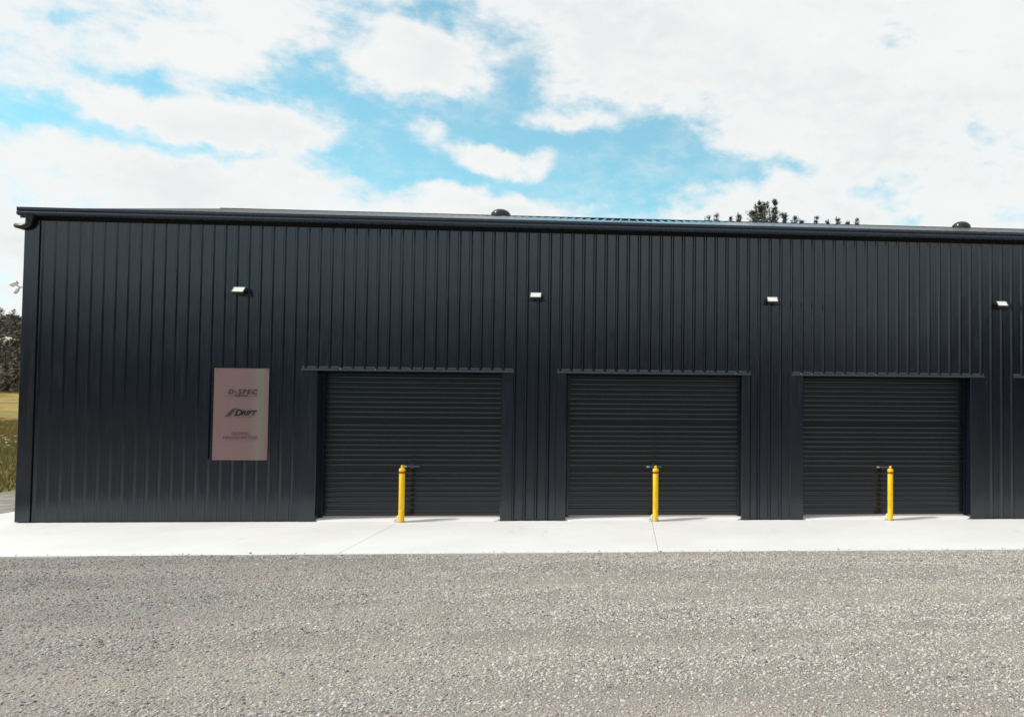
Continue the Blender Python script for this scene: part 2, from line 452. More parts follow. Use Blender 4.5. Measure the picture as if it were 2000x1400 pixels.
PITCH_R = .19
def rib_line(xa, xb, depth=.024, half=(.009, .030)):
    """profile points (x, outward) of ribbed sheet between xa and xb; rib centres at multiples of .19"""
    pts = [(xa, 0.)]
    i0 = math.floor((xa-.03)/PITCH_R); i1 = math.ceil((xb+.03)/PITCH_R)
    for i in range(i0, i1+1):
        c = i*PITCH_R
        for dx, d in ((-half[1], 0), (-half[0], depth), (half[0], depth), (half[1], 0),
                      (half[1]+.038, 0), (half[1]+.042, .0022), (half[1]+.051, .0022), (half[1]+.055, 0),
                      (half[1]+.076, 0), (half[1]+.080, .0022), (half[1]+.089, .0022), (half[1]+.093, 0)):
            x = c+dx
            if xa+1e-4 < x < xb-1e-4: pts.append((x, d))
    pts.append((xb, 0.))
    return pts
cache = {}
SCREW_Z = (.42, 1.40, 2.60, 3.72, 4.70)
def sheet(xa, xb, za, zb):
    k = round(xa/PITCH_R - math.floor(xa/PITCH_R+1e-6), 3)
    key = (round(xb-xa, 3), k, round(za, 3), round(zb, 3))
    x0 = xa
    if key not in cache:
        mb = MB(); pts = rib_line(xa, xb); n = len(pts)
        vs = [(x-x0, -d, za) for x, d in pts] + [(x-x0, -d, zb) for x, d in pts]
        mb.add(vs, [(i, i+1, n+i+1, n+i) for i in range(n-1)])
        # return edge at the foot so the sheet shows thickness
        vs = [(x-x0, -d, za) for x, d in pts] + [(x-x0, .018, za) for x, d in pts]
        mb.add(vs, [(i, n+i, n+i+1, i+1) for i in range(n-1)])
        for z in SCREW_Z:    # hex screw heads beside the ribs
            if za+.05 < z < zb-.05:
                i = math.ceil((xa+.05)/PITCH_R)
                while i*PITCH_R < xb-.07:
                    cx = i*PITCH_R+.044-x0; zz = z+random.uniform(-.006, .006)
                    ring = [(cx+.009*math.cos(a*math.pi/3), -.001, zz+.009*math.sin(a*math.pi/3)) for a in range(6)]
                    top = [(cx+.007*math.cos(a*math.pi/3), -.007, zz+.007*math.sin(a*math.pi/3)) for a in range(6)]
                    mb.add(ring+top, [(a, (a+1) % 6, 6+(a+1) % 6, 6+a) for a in range(6)]+[tuple(range(6, 12))])
                    i += 1
        me = bpy.data.meshes.new('cladding_sheet'); me.from_pydata(mb.v, [], mb.f); me.materials.append(M['wall'])
        cache[key] = me
    o = link('cladding_sheet', cache[key], shed)
    o.location = (xa, -.001 if int(round(xa/.76)) % 2 else 0.0, 0)
HEAD = 2.515
def run(xa, xb, za, zb):
    x = xa; k = math.floor((xa+.085)/.76)+1
    while x < xb-1e-4:
        nxt = min(k*.76-.085, xb)
        if nxt-x > .015: sheet(x, nxt, za, zb)
        x = nxt; k += 1
prev = XL+.2
for a, c in DOORS:
    run(prev, a-.262 if a < 5 else a-.16, .018, 4.885)
    run(a-.262 if a < 5 else a-.16, c+.16, HEAD+.01, 4.885)
    prev = c+.16
run(prev, XR-.2, .018, 4.885)

# corner flashing, jamb flashings, head flashings
c = MB(); P = [(XL, 5.0)]
prof = [(XL+.243, -.004), (XL+.235, -.030), (XL+.012, -.030), (XL, -.018), (XL, .25), (XL+.010, .25), (XL+.012, -.012), (XL+.22, -.012)]
n = len(prof)
c.add([(x, y, .012) for x, y in prof]+[(x, y, 4.885) for x, y in prof], [(i, (i+1) % n, n+(i+1) % n, n+i) for i in range(n)]+[tuple(range(n)), tuple(range(n, 2*n))[::-1]])
c.build('corner_flashing', M['trim'], shed)
REC = .245
for a, cc_ in DOORS:
    wl, wr = {4: (.262, .20), 8: (.166, .152), 12: (.22, .25), 16: (.31, .25)}[int(a)]
    for s, x, wd in ((-1, a, wl), (1, cc_, wr)):
        prof = [(x+s*wd, -.003), (x+s*(wd-.010), -.029), (x+s*.010, -.029), (x, -.019), (x, REC+.02), (x+s*.009, REC+.02), (x+s*.012, -.012), (x+s*(wd-.02), -.012)]
        c = MB(); n = len(prof)
        c.add([(px, py, .006) for px, py in prof]+[(px, py, HEAD-.02) for px, py in prof], [(i, (i+1) % n, n+(i+1) % n, n+i) for i in range(n)]+[tuple(range(n)), tuple(range(n, 2*n))[::-1]])
        c.build('jamb_flashing', M['trim'], shed)
    # head flashing: drip lip with a soffit running back to the curtain
    prof = [(.018, HEAD+.055), (-.004, HEAD+.055), (-.012, HEAD+.022), (-.046, HEAD+.010), (-.050, HEAD-.018), (-.044, HEAD-.018), (-.040, HEAD-.004), (REC+.06, HEAD-.012), (REC+.06, HEAD+.004), (.018, HEAD+.008)]
    MB().extrude_x(prof, a-wl+.0, cc_+wr).build('head_flashing', M['trim'], shed)

# roller doors
def door_curtain(x0, x1, zb, zt):
    prof = []
    z = zb; P_ = .0845; i = 0
    prof.append((REC, zb))
    z = zb + .11
    prof.append((REC, z))
    while z < zt-.09:
        wide = (i % 9 == 7)
        flatl = .052 if not wide else .052+P_*.62
        prof += [(REC, z+.0), (REC-.008, z+.007), (REC-.0115, z+.014), (REC-.0115, z+.022), (REC-.008, z+.029), (REC, z+.036), (REC+.001, z+.036+(flatl-.010)*.5)]
        z += .036+flatl-.0035; i += 1
    prof.append((REC, zt))
    mb = MB(); n = len(prof)
    mb.add([(x0, y, z) for y, z in prof]+[(x1, y, z) for y, z in prof], [(i, i+1, n+i+1, n+i) for i in range(n-1)])
    return mb
for k, (a, c) in enumerate(DOORS):
    d = door_curtain(a-.02, c+.02, .062, HEAD+.10).build('roller_door', M['door'], shed, smooth=True, fixn=False)
    MB().box(a+.012, REC-.022, .072, c-.012, REC-.003, .118).build('bottom_rail', M['door'], d, bevel=.003)
    MB().box(a+.014, REC-.016, .040, c-.014, REC+.01, .062).build('floor_seal', M['seal'], d)
    for x in (a+.002, c-.042): MB().box(x, REC-.045, .04, x+.04, REC-.018, HEAD-.014).build('guide_rail', M['trim'], d, bevel=.002)
    xc = (a+c)/2 + (-.01, 0, -.01, 0)[k]
    h = MB()
    h.tube([(xc, REC-.012, .90), (xc, REC-.055, .90)], .016, 12)
    h.box(xc-.13, REC-.066, .886, xc+.13, REC-.050, .911)
    h.build('lock_handle', M['handle'], d, bevel=.002)
    MB().box(xc-.13, REC-.082, .884, xc-.080, REC-.064, .914).build('handle_grip', M['steel'], d, bevel=.002)
    MB().lathe([(.045, 0), (.045, .006), (.03, .010)], 20).build('lock_plate', M['dark_alu'], d).matrix_world = Matrix.Translation((xc, REC-.013, .90)) @ Matrix.Rotation(R(90), 4, 'X')

# gutter with fascia
gz = 5.07
prof = [(-.030, gz-.004), (-.030, gz-.118), (-.120, gz-.126), (-.148, gz-.110), (-.160, gz-.084), (-.156, gz-.070), (-.142, gz-.064), (-.140, gz-.056),
        (-.150, gz-.050), (-.153, gz-.030), (-.150, gz-.008), (-.158, gz-.004), (-.158, gz+.002), (-.140, gz+.002), (-.140, gz-.010), (-.135, gz-.055), (-.130, gz-.100), (-.115, gz-.114), (-.036, gz-.108), (-.036, gz-.004)]
gut = MB().extrude_x(prof, XL-.035, XR+.05).build('gutter', M['gutter'], shed)
for x in (XL-.037,):
    MB().add([(x, y, z) for y, z in prof[1:13]]+[(x-.004, y, z) for y, z in prof[1:13]]+[], [tuple(range(12)), tuple(range(12, 24))[::-1]]+[(i, (i+1) % 12, 12+(i+1) % 12, 12+i) for i in range(12)]).build('stop_end', M['gutter'], gut)
MB().box(XL-.01, -.029, 4.956, XR, .015, gz-.006).build('fascia', M['trim'], shed)
# downpipe dropping from the gutter and swinging round the corner
dp = MB()
path = [(-.150, -.088, 4.965), (-.150, -.088, 4.86), (-.160, -.088, 4.815), (-.195, -.086, 4.785), (-.26, -.08, 4.772), (-.33, -.066, 4.778), (-.385, -.035, 4.792), (-.405, .02, 4.80), (-.40, .12, 4.80), (-.385, .5, 4.78), (-.36, .60, 4.74), (-.345, .64, 4.6), (-.345, .64, .1)]
dp.tube(path, [.046, .046, .046, .045, .044, .042, .040, .040, .044, .044, .044, .044, .044], 16)
dp.build('downpipe', M['pipe'], shed, smooth=True)
MB().lathe([(.075, 0), (.075, -.03), (.056, -.055), (.056, -.12)], 20, (-.150, -.088, 4.953)).build('gutter_outlet', M['pipe'], shed, smooth=True)

# roof
roof = MB().add([(XL, -.06, EAVE+.035), (XR, -.06, EAVE+.035), (XR, RIDGE_Y, RIDGE_Z-.02), (XL, RIDGE_Y, RIDGE_Z-.02), (XL, BACK_Y+.06, EAVE+.035), (XR, BACK_Y+.06, EAVE+.035)],
                [(0,1,2,3),(3,2,5,4)]).build('roof', M['inside'], shed)
th = math.atan2(RIDGE_Z+.012-(EAVE+.070), RIDGE_Y+.10); Ls = math.hypot(RIDGE_Y+.10, RIDGE_Z+.012-(EAVE+.070))
x = XL-.005; first = True; rcache = {}
i = 0
while x < XR:
    x1 = min(x+.76, XR)
    key = round(x1-x, 3)
    if key not in rcache:
        pts = []
        q = 0
        pts = [(0., 0.)]
        for j in range(4):
            cx = .095+j*.19
            for dx, d in ((-.030, 0), (-.016, .027), (.016, .027), (.030, 0)):
                if cx+dx < key: pts.append((cx+dx, d))
        pts.append((key, 0.)); n = len(pts)
        me = bpy.data.meshes.new('roof_sheet'); me.from_pydata([(a_, 0, d) for a_, d in pts]+[(a_, Ls, d) for a_, d in pts]+[(a_, 0, d-.006) for a_, d in pts], [], [(q_, q_+1, n+q_+1, n+q_) for q_ in range(n-1)]+[(2*n+q_, 2*n+q_+1, q_+1, q_) for q_ in range(n-1)])
        me.materials.append(M['roof']); rcache[key] = me
    o = link('roof_sheet', rcache[key], roof, (x, -.10, EAVE+.070)); o.rotation_euler = (th, 0, 0)
    o = link('roof_sheet', rcache[key], roof, (x1, BACK_Y+.10, EAVE+.070)); o.rotation_euler = (th, 0, math.pi)
    x = x1; i += 1
prof = [(RIDGE_Y-.22, RIDGE_Z-.015), (RIDGE_Y-.21, RIDGE_Z+.004), (RIDGE_Y, RIDGE_Z+.052), (RIDGE_Y+.21, RIDGE_Z+.004), (RIDGE_Y+.22, RIDGE_Z-.015), (RIDGE_Y, RIDGE_Z+.040)]
MB().extrude_x(prof, XL-.02, XR).build('ridge_cap', M['roof'], roof)
for gx_ in (XL-.02,):
    pr = [(-.10, EAVE+.05), (RIDGE_Y, RIDGE_Z+.035), (RIDGE_Y, RIDGE_Z-.10), (-.10, EAVE-.06)]
    MB().extrude_x(pr, gx_, gx_+.05).build('barge_flashing', M['trim'], roof)
for vx in (6.27, 18.30):    # low dome ventilators by the ridge
    vz = RIDGE_Z-.03
    v = MB().lathe([(.15, -.12), (.15, .10), (.235, .10), (.238, .14), (.225, .20), (.185, .25), (.12, .283), (.05, .297), (.01, .30)], 28, (vx, 6.86, vz)).build('ventilator', M['pipe'], roof, smooth=True)
    # upright louvre vanes under the dome
    vm = MB()
    for k in range(20):
        a = k*math.pi/10; r0, r1 = .236, .246
        p0 = Vector((math.cos(a), math.sin(a), 0)); q0 = Vector((-math.sin(a), math.cos(a), 0))*.010
        b_ = Vector((vx, 6.86, vz))
        vv = [b_+p0*r0-q0+Vector((0,0,.105)), b_+p0*r1-q0+Vector((0,0,.105)), b_+p0*r1+q0+Vector((0,0,.105)), b_+p0*r0+q0+Vector((0,0,.105)),
              b_+p0*(r0-.02)-q0+Vector((0,0,.20)), b_+p0*(r1-.012)-q0+Vector((0,0,.20)), b_+p0*(r1-.012)+q0+Vector((0,0,.20)), b_+p0*(r0-.02)+q0+Vector((0,0,.20))]
        vm.add(vv, [(0,3,2,1),(4,5,6,7),(0,1,5,4),(1,2,6,5),(2,3,7,6),(3,0,4,7)])
    vm.build('ventilator_vanes', M['pipe'], roof)['kind'] = 'stuff'

# ------------------------------------------------------------------ floodlights on the wall
LX = [(3.14, 'small white floodlight high on the wall above the pink sign'),
      (7.95, 'small white floodlight on the wall between the first and second roller doors'),
      (11.99, 'small white floodlight on the wall between the second and third roller doors'),
      (16.10, 'small white floodlight at the far right end of the wall in view')]
def make_flood():
    root = empty('wall_floodlight')
    T = Matrix.Translation((0, -.135, .0)) @ Matrix.Rotation(R(-42), 4, 'X')
    h = MB().box(-.118, -.010, -.085, .118, .030, .085)
    for k in range(9): h.box(-.10+k*.025-.003, .030, -.07, -.10+k*.025+.003, .046, .07)
    hb = h.build('housing', M['dark_alu'], root, bevel=.002); hb.matrix_local = T
    le = MB().box(-.104, -.0145, -.072, .104, -.0105, .072).build('lens', M['lens'], hb)
    fr = MB()
    fr.box(-.118, -.018, .073, .118, -.0102, .085); fr.box(-.118, -.018, -.085, .118, -.0102, -.073); fr.box(-.118, -.018, -.073, -.105, -.0102, .073); fr.box(.105, -.018, -.073, .118, -.0102, .073)
    fr.build('bezel', M['grey_alu'], hb)
    br = MB()
    br.box(-.132, -.150, -.012, -.122, -.012, .012); br.box(.122, -.150, -.012, .132, -.012, .012); br.box(-.132, -.034, -.016, .132, -.026, .016)
    br.build('bracket', M['dark_alu'], root)
    MB().box(-.055, -.026, -.075, .055, .0, -.02).build('junction_box', M['dark_alu'], root, bevel=.004)
    MB().box(-.20, -.030, -.095, .20, -.024, -.080).build('mounting_rail', M['dark_alu'], root)
    return root
fl = make_flood()
for k, (x, lab) in enumerate(LX):
    o = fl if k == 0 else copy_tree(fl)
    o.location = (x, -.024, 3.80); o.scale = (.80, .85, .74); tag(o, lab, 'floodlight', 'floodlights along the shed wall')

# twin sensor light on the end wall
tw = empty('security_light', (XL, .08, 3.80), 'white twin-head security light sticking out past the left corner of the shed', 'security light')
MB().lathe([(.05, 0), (.05, .03), (.04, .04)], 18).build('base', M['white'], tw).matrix_local = Matrix.Rotation(R(-90), 4, 'Y')
arm = MB().tube([(-.03, 0, 0), (-.12, -.01, .01), (-.15, -.02, .04)], .012, 10).tube([(-.10, -.01, 0), (-.14, -.02, -.05)], .014, 10)
arm.build('arm', M['white'], tw, smooth=True)
for (px, pz, sc, tilt) in ((-.175, .060, .72, 25), (-.140, -.062, .55, 40)):
    hd = MB().lathe([(.012, -.075*sc), (.040*sc, -.065*sc), (.050*sc, -.02*sc), (.056*sc, .04*sc), (.060*sc, .072*sc), (.052*sc, .074*sc)], 18).build('lamp_head', M['white'], tw, smooth=True)
    hd.matrix_local = Matrix.Translation((px, -.03, pz)) @ Matrix.Rotation(R(-90-tilt), 4, 'Y')

# ------------------------------------------------------------------ sign
SX0, SX1, SZ0, SZ1 = 2.757, 3.622, 1.014, 2.518
SY = -.058
sign = empty('sign_board', ((SX0+SX1)/2, SY, SZ0), 'pinkish metal company sign with dark logos, screwed to the ribbed wall', 'sign')
w_, h_ = SX1-SX0, SZ1-SZ0
pm = MB(); N = 24
fr_ = []; bk = []
for k in range(N+1):
    u = k/N; x = (u-.5)*w_
    yy = -.007*math.sin(math.pi*u)-.004*math.exp(-((u-.86)/.07)**2)
    fr_.append((x, yy))
vs = [(x, y, 0) for x, y in fr_]+[(x, y, h_) for x, y in fr_]+[(x, .005, 0) for x, y in fr_]+[(x, .005, h_) for x, y in fr_]
n = N+1; fs = []
for i in range(N):
    fs += [(i, i+1, n+i+1, n+i), (2*n+i, 3*n+i, 3*n+i+1, 2*n+i+1), (n+i, n+i+1, 3*n+i+1, 3*n+i), (i, 2*n+i, 2*n+i+1, i+1)]
fs += [(0, n, 3*n, 2*n), (N, 2*n+N, 3*n+N, n+N)]
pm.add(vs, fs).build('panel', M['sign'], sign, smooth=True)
for z in (.25, h_-.25): MB().box(-w_/2+.02, .005, z-.02, w_/2-.02, .034, z+.02).build('batten', M['dark_alu'], sign)
for sx_ in (-1, 1):
    for z in (.04, h_-.04):
        s_ = MB().lathe([(.008, 0), (.007, .003), (.003, .005)], 12).build('screw', M['ink_rust'], sign)
        s_.matrix_local = Matrix.Translation((sx_*(w_/2-.035), -.003, z)) @ Matrix.Rotation(R(90), 4, 'X')
dg = None
def text(body, size, x, z, mat, name, shear=0., spacing=1., xscale=1., bold=0.):
    cu = bpy.data.curves.new(name, 'FONT'); cu.body = body; cu.size = size; cu.align_x = 'CENTER'; cu.align_y = 'CENTER'
    cu.shear = shear; cu.space_character = spacing; cu.extrude = .0008; cu.offset = bold
    to = bpy.data.objects.new(name+'_curve', cu); col.objects.link(to)
    bpy.context.view_layer.update()
    me = bpy.data.meshes.new_from_object(to.evaluated_get(bpy.context.evaluated_depsgraph_get()))
    bpy.data.objects.remove(to); bpy.data.curves.remove(cu)
    me.materials.clear(); me.materials.append(mat); me.name = name
    o = link(name, me, sign)
    o.matrix_local = Matrix.Translation((x, -.0125, z-SZ0)) @ Matrix.Rotation(R(90), 4, 'X') @ Matrix.Diagonal((xscale, 1, 1, 1))
    return o
text('D-SPEC', .105, 0.018, 2.13, M['ink'], 'lettering', .22, 1.25, 1.12, .0035)
# tiny illegible strap line between two gold dashes
st_ = MB()
for k in range(9):
    st_.box(-.105+k*.0245, -.0135, 2.060-SZ0, -.105+k*.0245+.019, -.0115, 2.078-SZ0)
st_.build('strap_line', M['ink_black'], sign)
for x0 in (-.245, .165): MB().box(x0, -.0135, 2.064-SZ0, x0+.085, -.0115, 2.072-SZ0).build('gold_dash', M['ink_gold'], sign)
text('D', .140, -.045, 1.785, M['ink_black'], 'lettering', .35, 1., 1.05, .006)
text('RIFT', .106, .118, 1.785, M['ink_black'], 'lettering', .35, 1.05, 1.05, .005)
em = MB()
for k in range(4):   # slanted speed strokes of the emblem
    z0 = 1.720+k*.034-SZ0; x0 = -.255+k*.030
    em.add([(x0, -.0135, z0), (x0+.085, -.0135, z0+.012), (x0+.105, -.0135, z0+.040), (x0+.030, -.0135, z0+.026)]+[(x0, -.0115, z0), (x0+.085, -.0115, z0+.012), (x0+.105, -.0115, z0+.040), (x0+.030, -.0115, z0+.026)],
           [(0,1,2,3),(4,7,6,5),(0,4,5,1),(1,5,6,2),(2,6,7,3),(3,7,4,0)])
em.build('emblem', M['ink'], sign)
MB().box(-.07, -.0135, 1.712-SZ0, .16, -.0115, 1.720-SZ0).build('gold_underline', M['ink_gold'], sign)
text('GLOBAL', .062, .0, 1.452, M['ink_rust'], 'lettering', 0, 1.1, 1.1, .0008)
text('HEADQUARTERS', .062, .0, 1.382, M['ink_rust'], 'lettering', 0, 1.1, 1.05, .0008)

# ------------------------------------------------------------------ bollards
BL = [(5.800, 'yellow security bollard in front of the left roller door'),
      (10.005, 'yellow security bollard in front of the middle roller door'),
      (14.085, 'yellow security bollard in front of the right roller door in view')]
def make_bollard():
    root = empty('bollard')
    MB().lathe([(.047, .0), (.047, .205), (.0455, .208), (.0455, .212), (.047, .215), (.047, .80), (.045, .803)], 32).build('post', M['yellow'], root, smooth=True)
    MB().lathe([(.0485, .803), (.0485, .838)], 32).build('band', M['orange'], root, smooth=True)
    cap = MB().lathe([(.050, .838), (.052, .845), (.052, .868), (.047, .880), (.036, .889), (.020, .893)], 32).build('cap', M['yellow'], root, smooth=True)
    MB().lathe([(.017, .890), (.019, .905), (.023, .915), (.023, .924), (.016, .934), (.006, .938)], 20).build('knob', M['yellow'], cap, smooth=True)
    MB().lathe([(.066, .0), (.066, .006), (.058, .010)], 28).build('ground_collar', M['steel'], root, smooth=True)
    g = MB()
    tri = [(-.048, .0), (-.125, .0), (-.122, .018), (-.062, .105), (-.048, .112)]
    g.add([(x, -.014, z+.006) for x, z in tri]+[(x, .014, z+.006) for x, z in tri], [(0,1,2,3,4),(9,8,7,6,5)]+[(i, (i+1) % 5, 5+(i+1) % 5, 5+i) for i in range(5)])
    g.build('hinge_bracket', M['white'], root, bevel=.003)
    MB().tube([(-.085, -.022, .035), (-.085, .022, .035)], .008, 8).build('padlock_pin', M['steel'], root)
    return root
bo = make_bollard()
for k, (x, lab) in enumerate(BL):
    o = bo if k == 0 else copy_tree(bo)
    o.location = (x, -.10, .001); o.rotation_euler = (0, (0, -.004, .003)[k], (0, .12, -.10)[k])
    tag(o, lab, 'bollard', 'yellow bollards at the roller doors')

# ------------------------------------------------------------------ pines behind the shed
def pine(loc, height, crown_r, seed, label, dense=1.0, group='pine tops behind the shed roof', zmin=.45):
    r_ = random.Random(seed)
    root = empty('pine_tree', loc, label, 'tree', group)
    pts = []; n = 9
    for k in range(n):
        t_ = k/(n-1); pts.append((r_.uniform(-.12, .12)*t_*2, r_.uniform(-.12, .12)*t_*2, height*t_))
    pts[0] = (0, 0, -.3)
    MB().tube(pts, [max(.02, .012*height*(1-k/(n-1))**.8+.015) for k in range(n)], 7).build('trunk', M['bark'], root)
    V = []; Fc = []
    def spray(p, d, ln, wd):
        k = len(V)
        a = d.cross(Vector((r_.uniform(-1, 1), r_.uniform(-1, 1), r_.uniform(-1, 1)))).normalized()*wd
        V.extend([p-a*.5, p+a*.5, p+d*ln+a*.12, p+d*ln-a*.12]); Fc.append((k, k+1, k+2, k+3))
    z = height*zmin; top = Vector(pts[-1])
    limbs = MB()
    while z < height-.15:
        t_ = (z/height-zmin)/(1-zmin)
        L = crown_r*(1-t_)**(.80 if crown_r > 3.3 else .95)*(.55+.55*r_.random()) + .10
        for q in range(r_.randint(3, 5)):
            a = r_.uniform(0, 6.283)
            d0 = Vector((math.cos(a), math.sin(a), .15+.5*t_)).normalized()
            Lq = L*r_.uniform(.6, 1.1)
            p0 = Vector(pts[min(int(z/height*(n-1)), n-1)]); p0.z = z
            tipz = Vector((0, 0, Lq*.28))
            steps = max(3, int(Lq/.16))
            if Lq > .7: limbs.tube([p0, p0+d0*Lq*.5, p0+d0*Lq+tipz*.8], [.035, .022, .008], 4)
            for s_ in range(steps):
                u_ = (s_+.6)/steps
                if u_ < .25 and Lq > 1.0: continue
                p = p0+d0*Lq*u_+tipz*u_*u_
                for _ in range(max(3, int(9*dense))):
                    dd = (d0*.5+Vector((r_.gauss(0, .6), r_.gauss(0, .6), r_.uniform(.0, 1.0)))).normalized()
                    spray(p+Vector((r_.gauss(0, .05), r_.gauss(0, .05), r_.gauss(0, .05))), dd, r_.uniform(.10, .22), r_.uniform(.022, .05))
        z += r_.uniform(.28, .5)*(1.2-.5*t_)
    for k in range(int(30*dense)):   # upright leader
        zz = height-r_.random()**1.3*1.3
        dd = Vector((r_.gauss(0, .45), r_.gauss(0, .45), 1)).normalized()
        spray(Vector((top.x, top.y, zz-.12)), dd, r_.uniform(.08, .20), r_.uniform(.03, .05))
    me = bpy.data.meshes.new('crown'); me.from_pydata([tuple(v) for v in V], [], Fc); me.materials.append(M['needle'])
    link('crown', me, root)
    if limbs.v: limbs.build('limbs', M['bark'], root, fixn=False)
    return root
# slopes are world positions worked out from distance and height of each top
PINES = [(.1530, .2410, 61, 3.6, 1.0, 'pine half hidden behind the left edge of the big dense clump'),
         (.1640, .2470, 63, 4.2, 1.0, 'pine filling the notch in the middle of the big dense clump'),
         (.1765, .2465, 62, 4.0, 1.0, 'pine between the big dense clump and the tallest spire'),
         (.1925, .2395, 64, 3.4, 1.2, 'low bushy pine at the right foot of the tallest spire'),
         (.097, .2335, 62, 1.8, .9, 'low pine tip at the left end of the tree row above the roof'),
         (.106, .2385, 60, 1.6, .8, 'slim pine tip second from the left above the roof'),
         (.1225, .2345, 66, 2.0, .8, 'short pine tip between two taller ones left of the big pine'),
         (.134, .2395, 61, 2.2, 1.1, 'pointed pine tip just left of the big dense pine clump'),
         (.1585, .2515, 58, 4.4, 1.0, 'big dense dark pine, left half of the clump above the roof'),
         (.1690, .2520, 60, 4.0, .9, 'big dense dark pine, right half of the clump above the roof'),
         (.1838, .2580, 59, 1.5, .9, 'tallest, thin spire-topped pine rising above the roof'),
         (.2025, .2385, 63, 3.0, 1.2, 'small bushy pine just right of the tallest spire'),
         (.2150, .2325, 66, 3.0, 1.0, 'lowest pine tip right of the bushy small pine'),
         (.2318, .2365, 62, .5, .7, 'single thin pine tip standing alone in a gap'),
         (.2485, .2345, 64, 2.4, 1.1, 'left one of the pair of pine tops right of the gap'),
         (.2590, .2375, 62, 2.2, 1.1, 'right one of the pair of pine tops right of the gap'),
         (.2752, .2325, 66, 1.9, 1.0, 'low pine tip beside the last bushy top'),
         (.2820, .2355, 63, 2.2, 1.0, 'last bushy pine top before the right ventilator'),
         (.3225, .2285, 62, .4, .7, 'tiny pine tip poking above the roof near the right ventilator')]
for k, (sx_, sz_, dist, cr, dn_, lab) in enumerate(PINES):
    x = CAM.x+sx_*dist; y = CAM.y+dist; zt = CAM.z+sz_*dist
    gz_ = float(terrain_h(np.array([x]), np.array([y]))[0])
    pine((x, y, gz_), zt-gz_, cr, 40+k, lab, dn_)

# trees on the skyline left of the shed
for k, (sx_, sz_, dist, cr, lab) in enumerate([(-.7035, .1010, 262, 3.2, 'dark skyline tree on the hill right beside the shed corner'), (-.7185, .0985, 268, 3.5, 'dark skyline tree on the hill at the left edge of the photo')]):
    x = CAM.x+sx_*dist; y = CAM.y+dist; gz_ = float(terrain_h(np.array([x]), np.array([y]))[0])
    pine((x, y, gz_), max(6., CAM.z+sz_*dist-gz_), cr, 90+k, lab, 1.6, 'skyline trees on the hill', .2)

# ------------------------------------------------------------------ scrub covering the hills (reads as one mass)
def scrub_mesh(n, r0, r1, a0, a1, tri, size, fine=.3):
    V = []; 
    rad = r0+(r1-r0)*rng.random(n)**.8; an = a0+(a1-a0)*rng.random(n)
    X = rad*np.cos(an); Y = rad*np.sin(an); Z = terrain_h(X, Y)
    H = size*(.5+rng.random(n)*1.0); W = H*(.6+.6*rng.random(n))
    c = np.repeat(np.c_[X, Y, Z], tri, 0); Hh = np.repeat(H, tri); Ww = np.repeat(W, tri)
    m_ = len(c)
    d = rng.normal(size=(m_, 3)); d /= np.linalg.norm(d, axis=1)[:, None]; d[:, 2] = np.abs(d[:, 2])
    rr_ = .6+.4*rng.random(m_)
    p = c+d*np.c_[Ww*rr_, Ww*rr_, Hh*rr_]
    e1 = rng.normal(size=(m_, 3)); e2 = rng.normal(size=(m_, 3))
    s = (Ww*fine)[:, None]
    tri_v = np.stack([p+e1*s*.5, p+e2*s*.5, p-(e1+e2)*s*.4], 1).reshape(-1, 3)
    return tri_v
M['hill_scrub'] = leaf_mat('sunlit_scrub', (.055, .060, .045), (.13, .105, .07))  # paler copy of the scrub colour, with sunlight put into it
parts = [scrub_mesh(900, 156, 345, R(121), R(133), 260, 3.2, .13), scrub_mesh(2600, 156, 330, R(133), R(481), 26, 6.0)]
for tv, mt, lab in ((parts[0], 'hill_scrub', 'brown-green scrub and bush on the hillside left of the shed'), (parts[1], 'scrub', 'dark scrub and bush covering the hills all round')):
    me = bpy.data.meshes.new('hillside_scrub')
    me.from_pydata(tv.tolist(), [], np.arange(len(tv)).reshape(-1, 3).tolist())
    me.materials.append(M[mt])
    tag(link('hillside_scrub', me), lab, 'scrub', kind='stuff')

# unseen tree belt added on the right to darken reflections in the rib flanks
nb = 26000
bx_ = 46+rng.normal(0, 1.6, nb); by_ = -70+78*rng.random(nb); top_ = 11.5+2.2*np.sin(by_*.35)+1.3*np.sin(by_*1.1+1); bz_ = top_*rng.random(nb)**.8
e1 = rng.normal(size=(nb, 3))*.32; e2 = rng.normal(size=(nb, 3))*.32; pp = np.c_[bx_, by_, bz_]
tv = np.stack([pp+e1, pp+e2, pp-e1-e2], 1).reshape(-1, 3)
me = bpy.data.meshes.new('added_dark_belt'); me.from_pydata(tv.tolist(), [], np.arange(len(tv)).reshape(-1, 3).tolist()); me.materials.append(M['scrub'])
tag(link('added_dark_belt', me), 'added unseen tree belt right of the yard, darkening the rib reflections', 'trees', kind='stuff')

# pale rock, earth bank, grass and flowers left of the shed
dist = 205; x = CAM.x-.7105*dist; y = CAM.y+dist
bm = bmesh.new(); bmesh.ops.create_icosphere(bm, subdivisions=2, radius=1)
for v in bm.verts: v.co = Vector((v.co.x*1.9, v.co.y*1.6, v.co.z*1.1))*(1+.25*math.sin(v.co.x*5+v.co.z*7))
me = bpy.data.meshes.new('rock'); bm.to_mesh(me); bm.free(); me.materials.append(M['rock'])
o = link('rock', me, None, (x, y, CAM.z+.0665*dist)); tag(o, 'pale rock outcrop halfway up the dark hillside', 'rock')
bk = MB(); n = 40; vs = []; prof_n = 6
for k in range(n+1):
    u = k/n; px, py = -75+u*70, 47+u*22
    for q in range(prof_n):
        s_ = q/(prof_n-1); hh = math.sin(math.pi*s_)*(.55+.25*math.sin(k*.7)+.12*math.sin(k*1.9)) - .15
        vs.append((px+s_*.9, py+s_*2.6-1.3, hh))
fs = [(k*prof_n+q, (k+1)*prof_n+q, (k+1)*prof_n+q+1, k*prof_n+q+1) for k in range(n) for q in range(prof_n-1)]
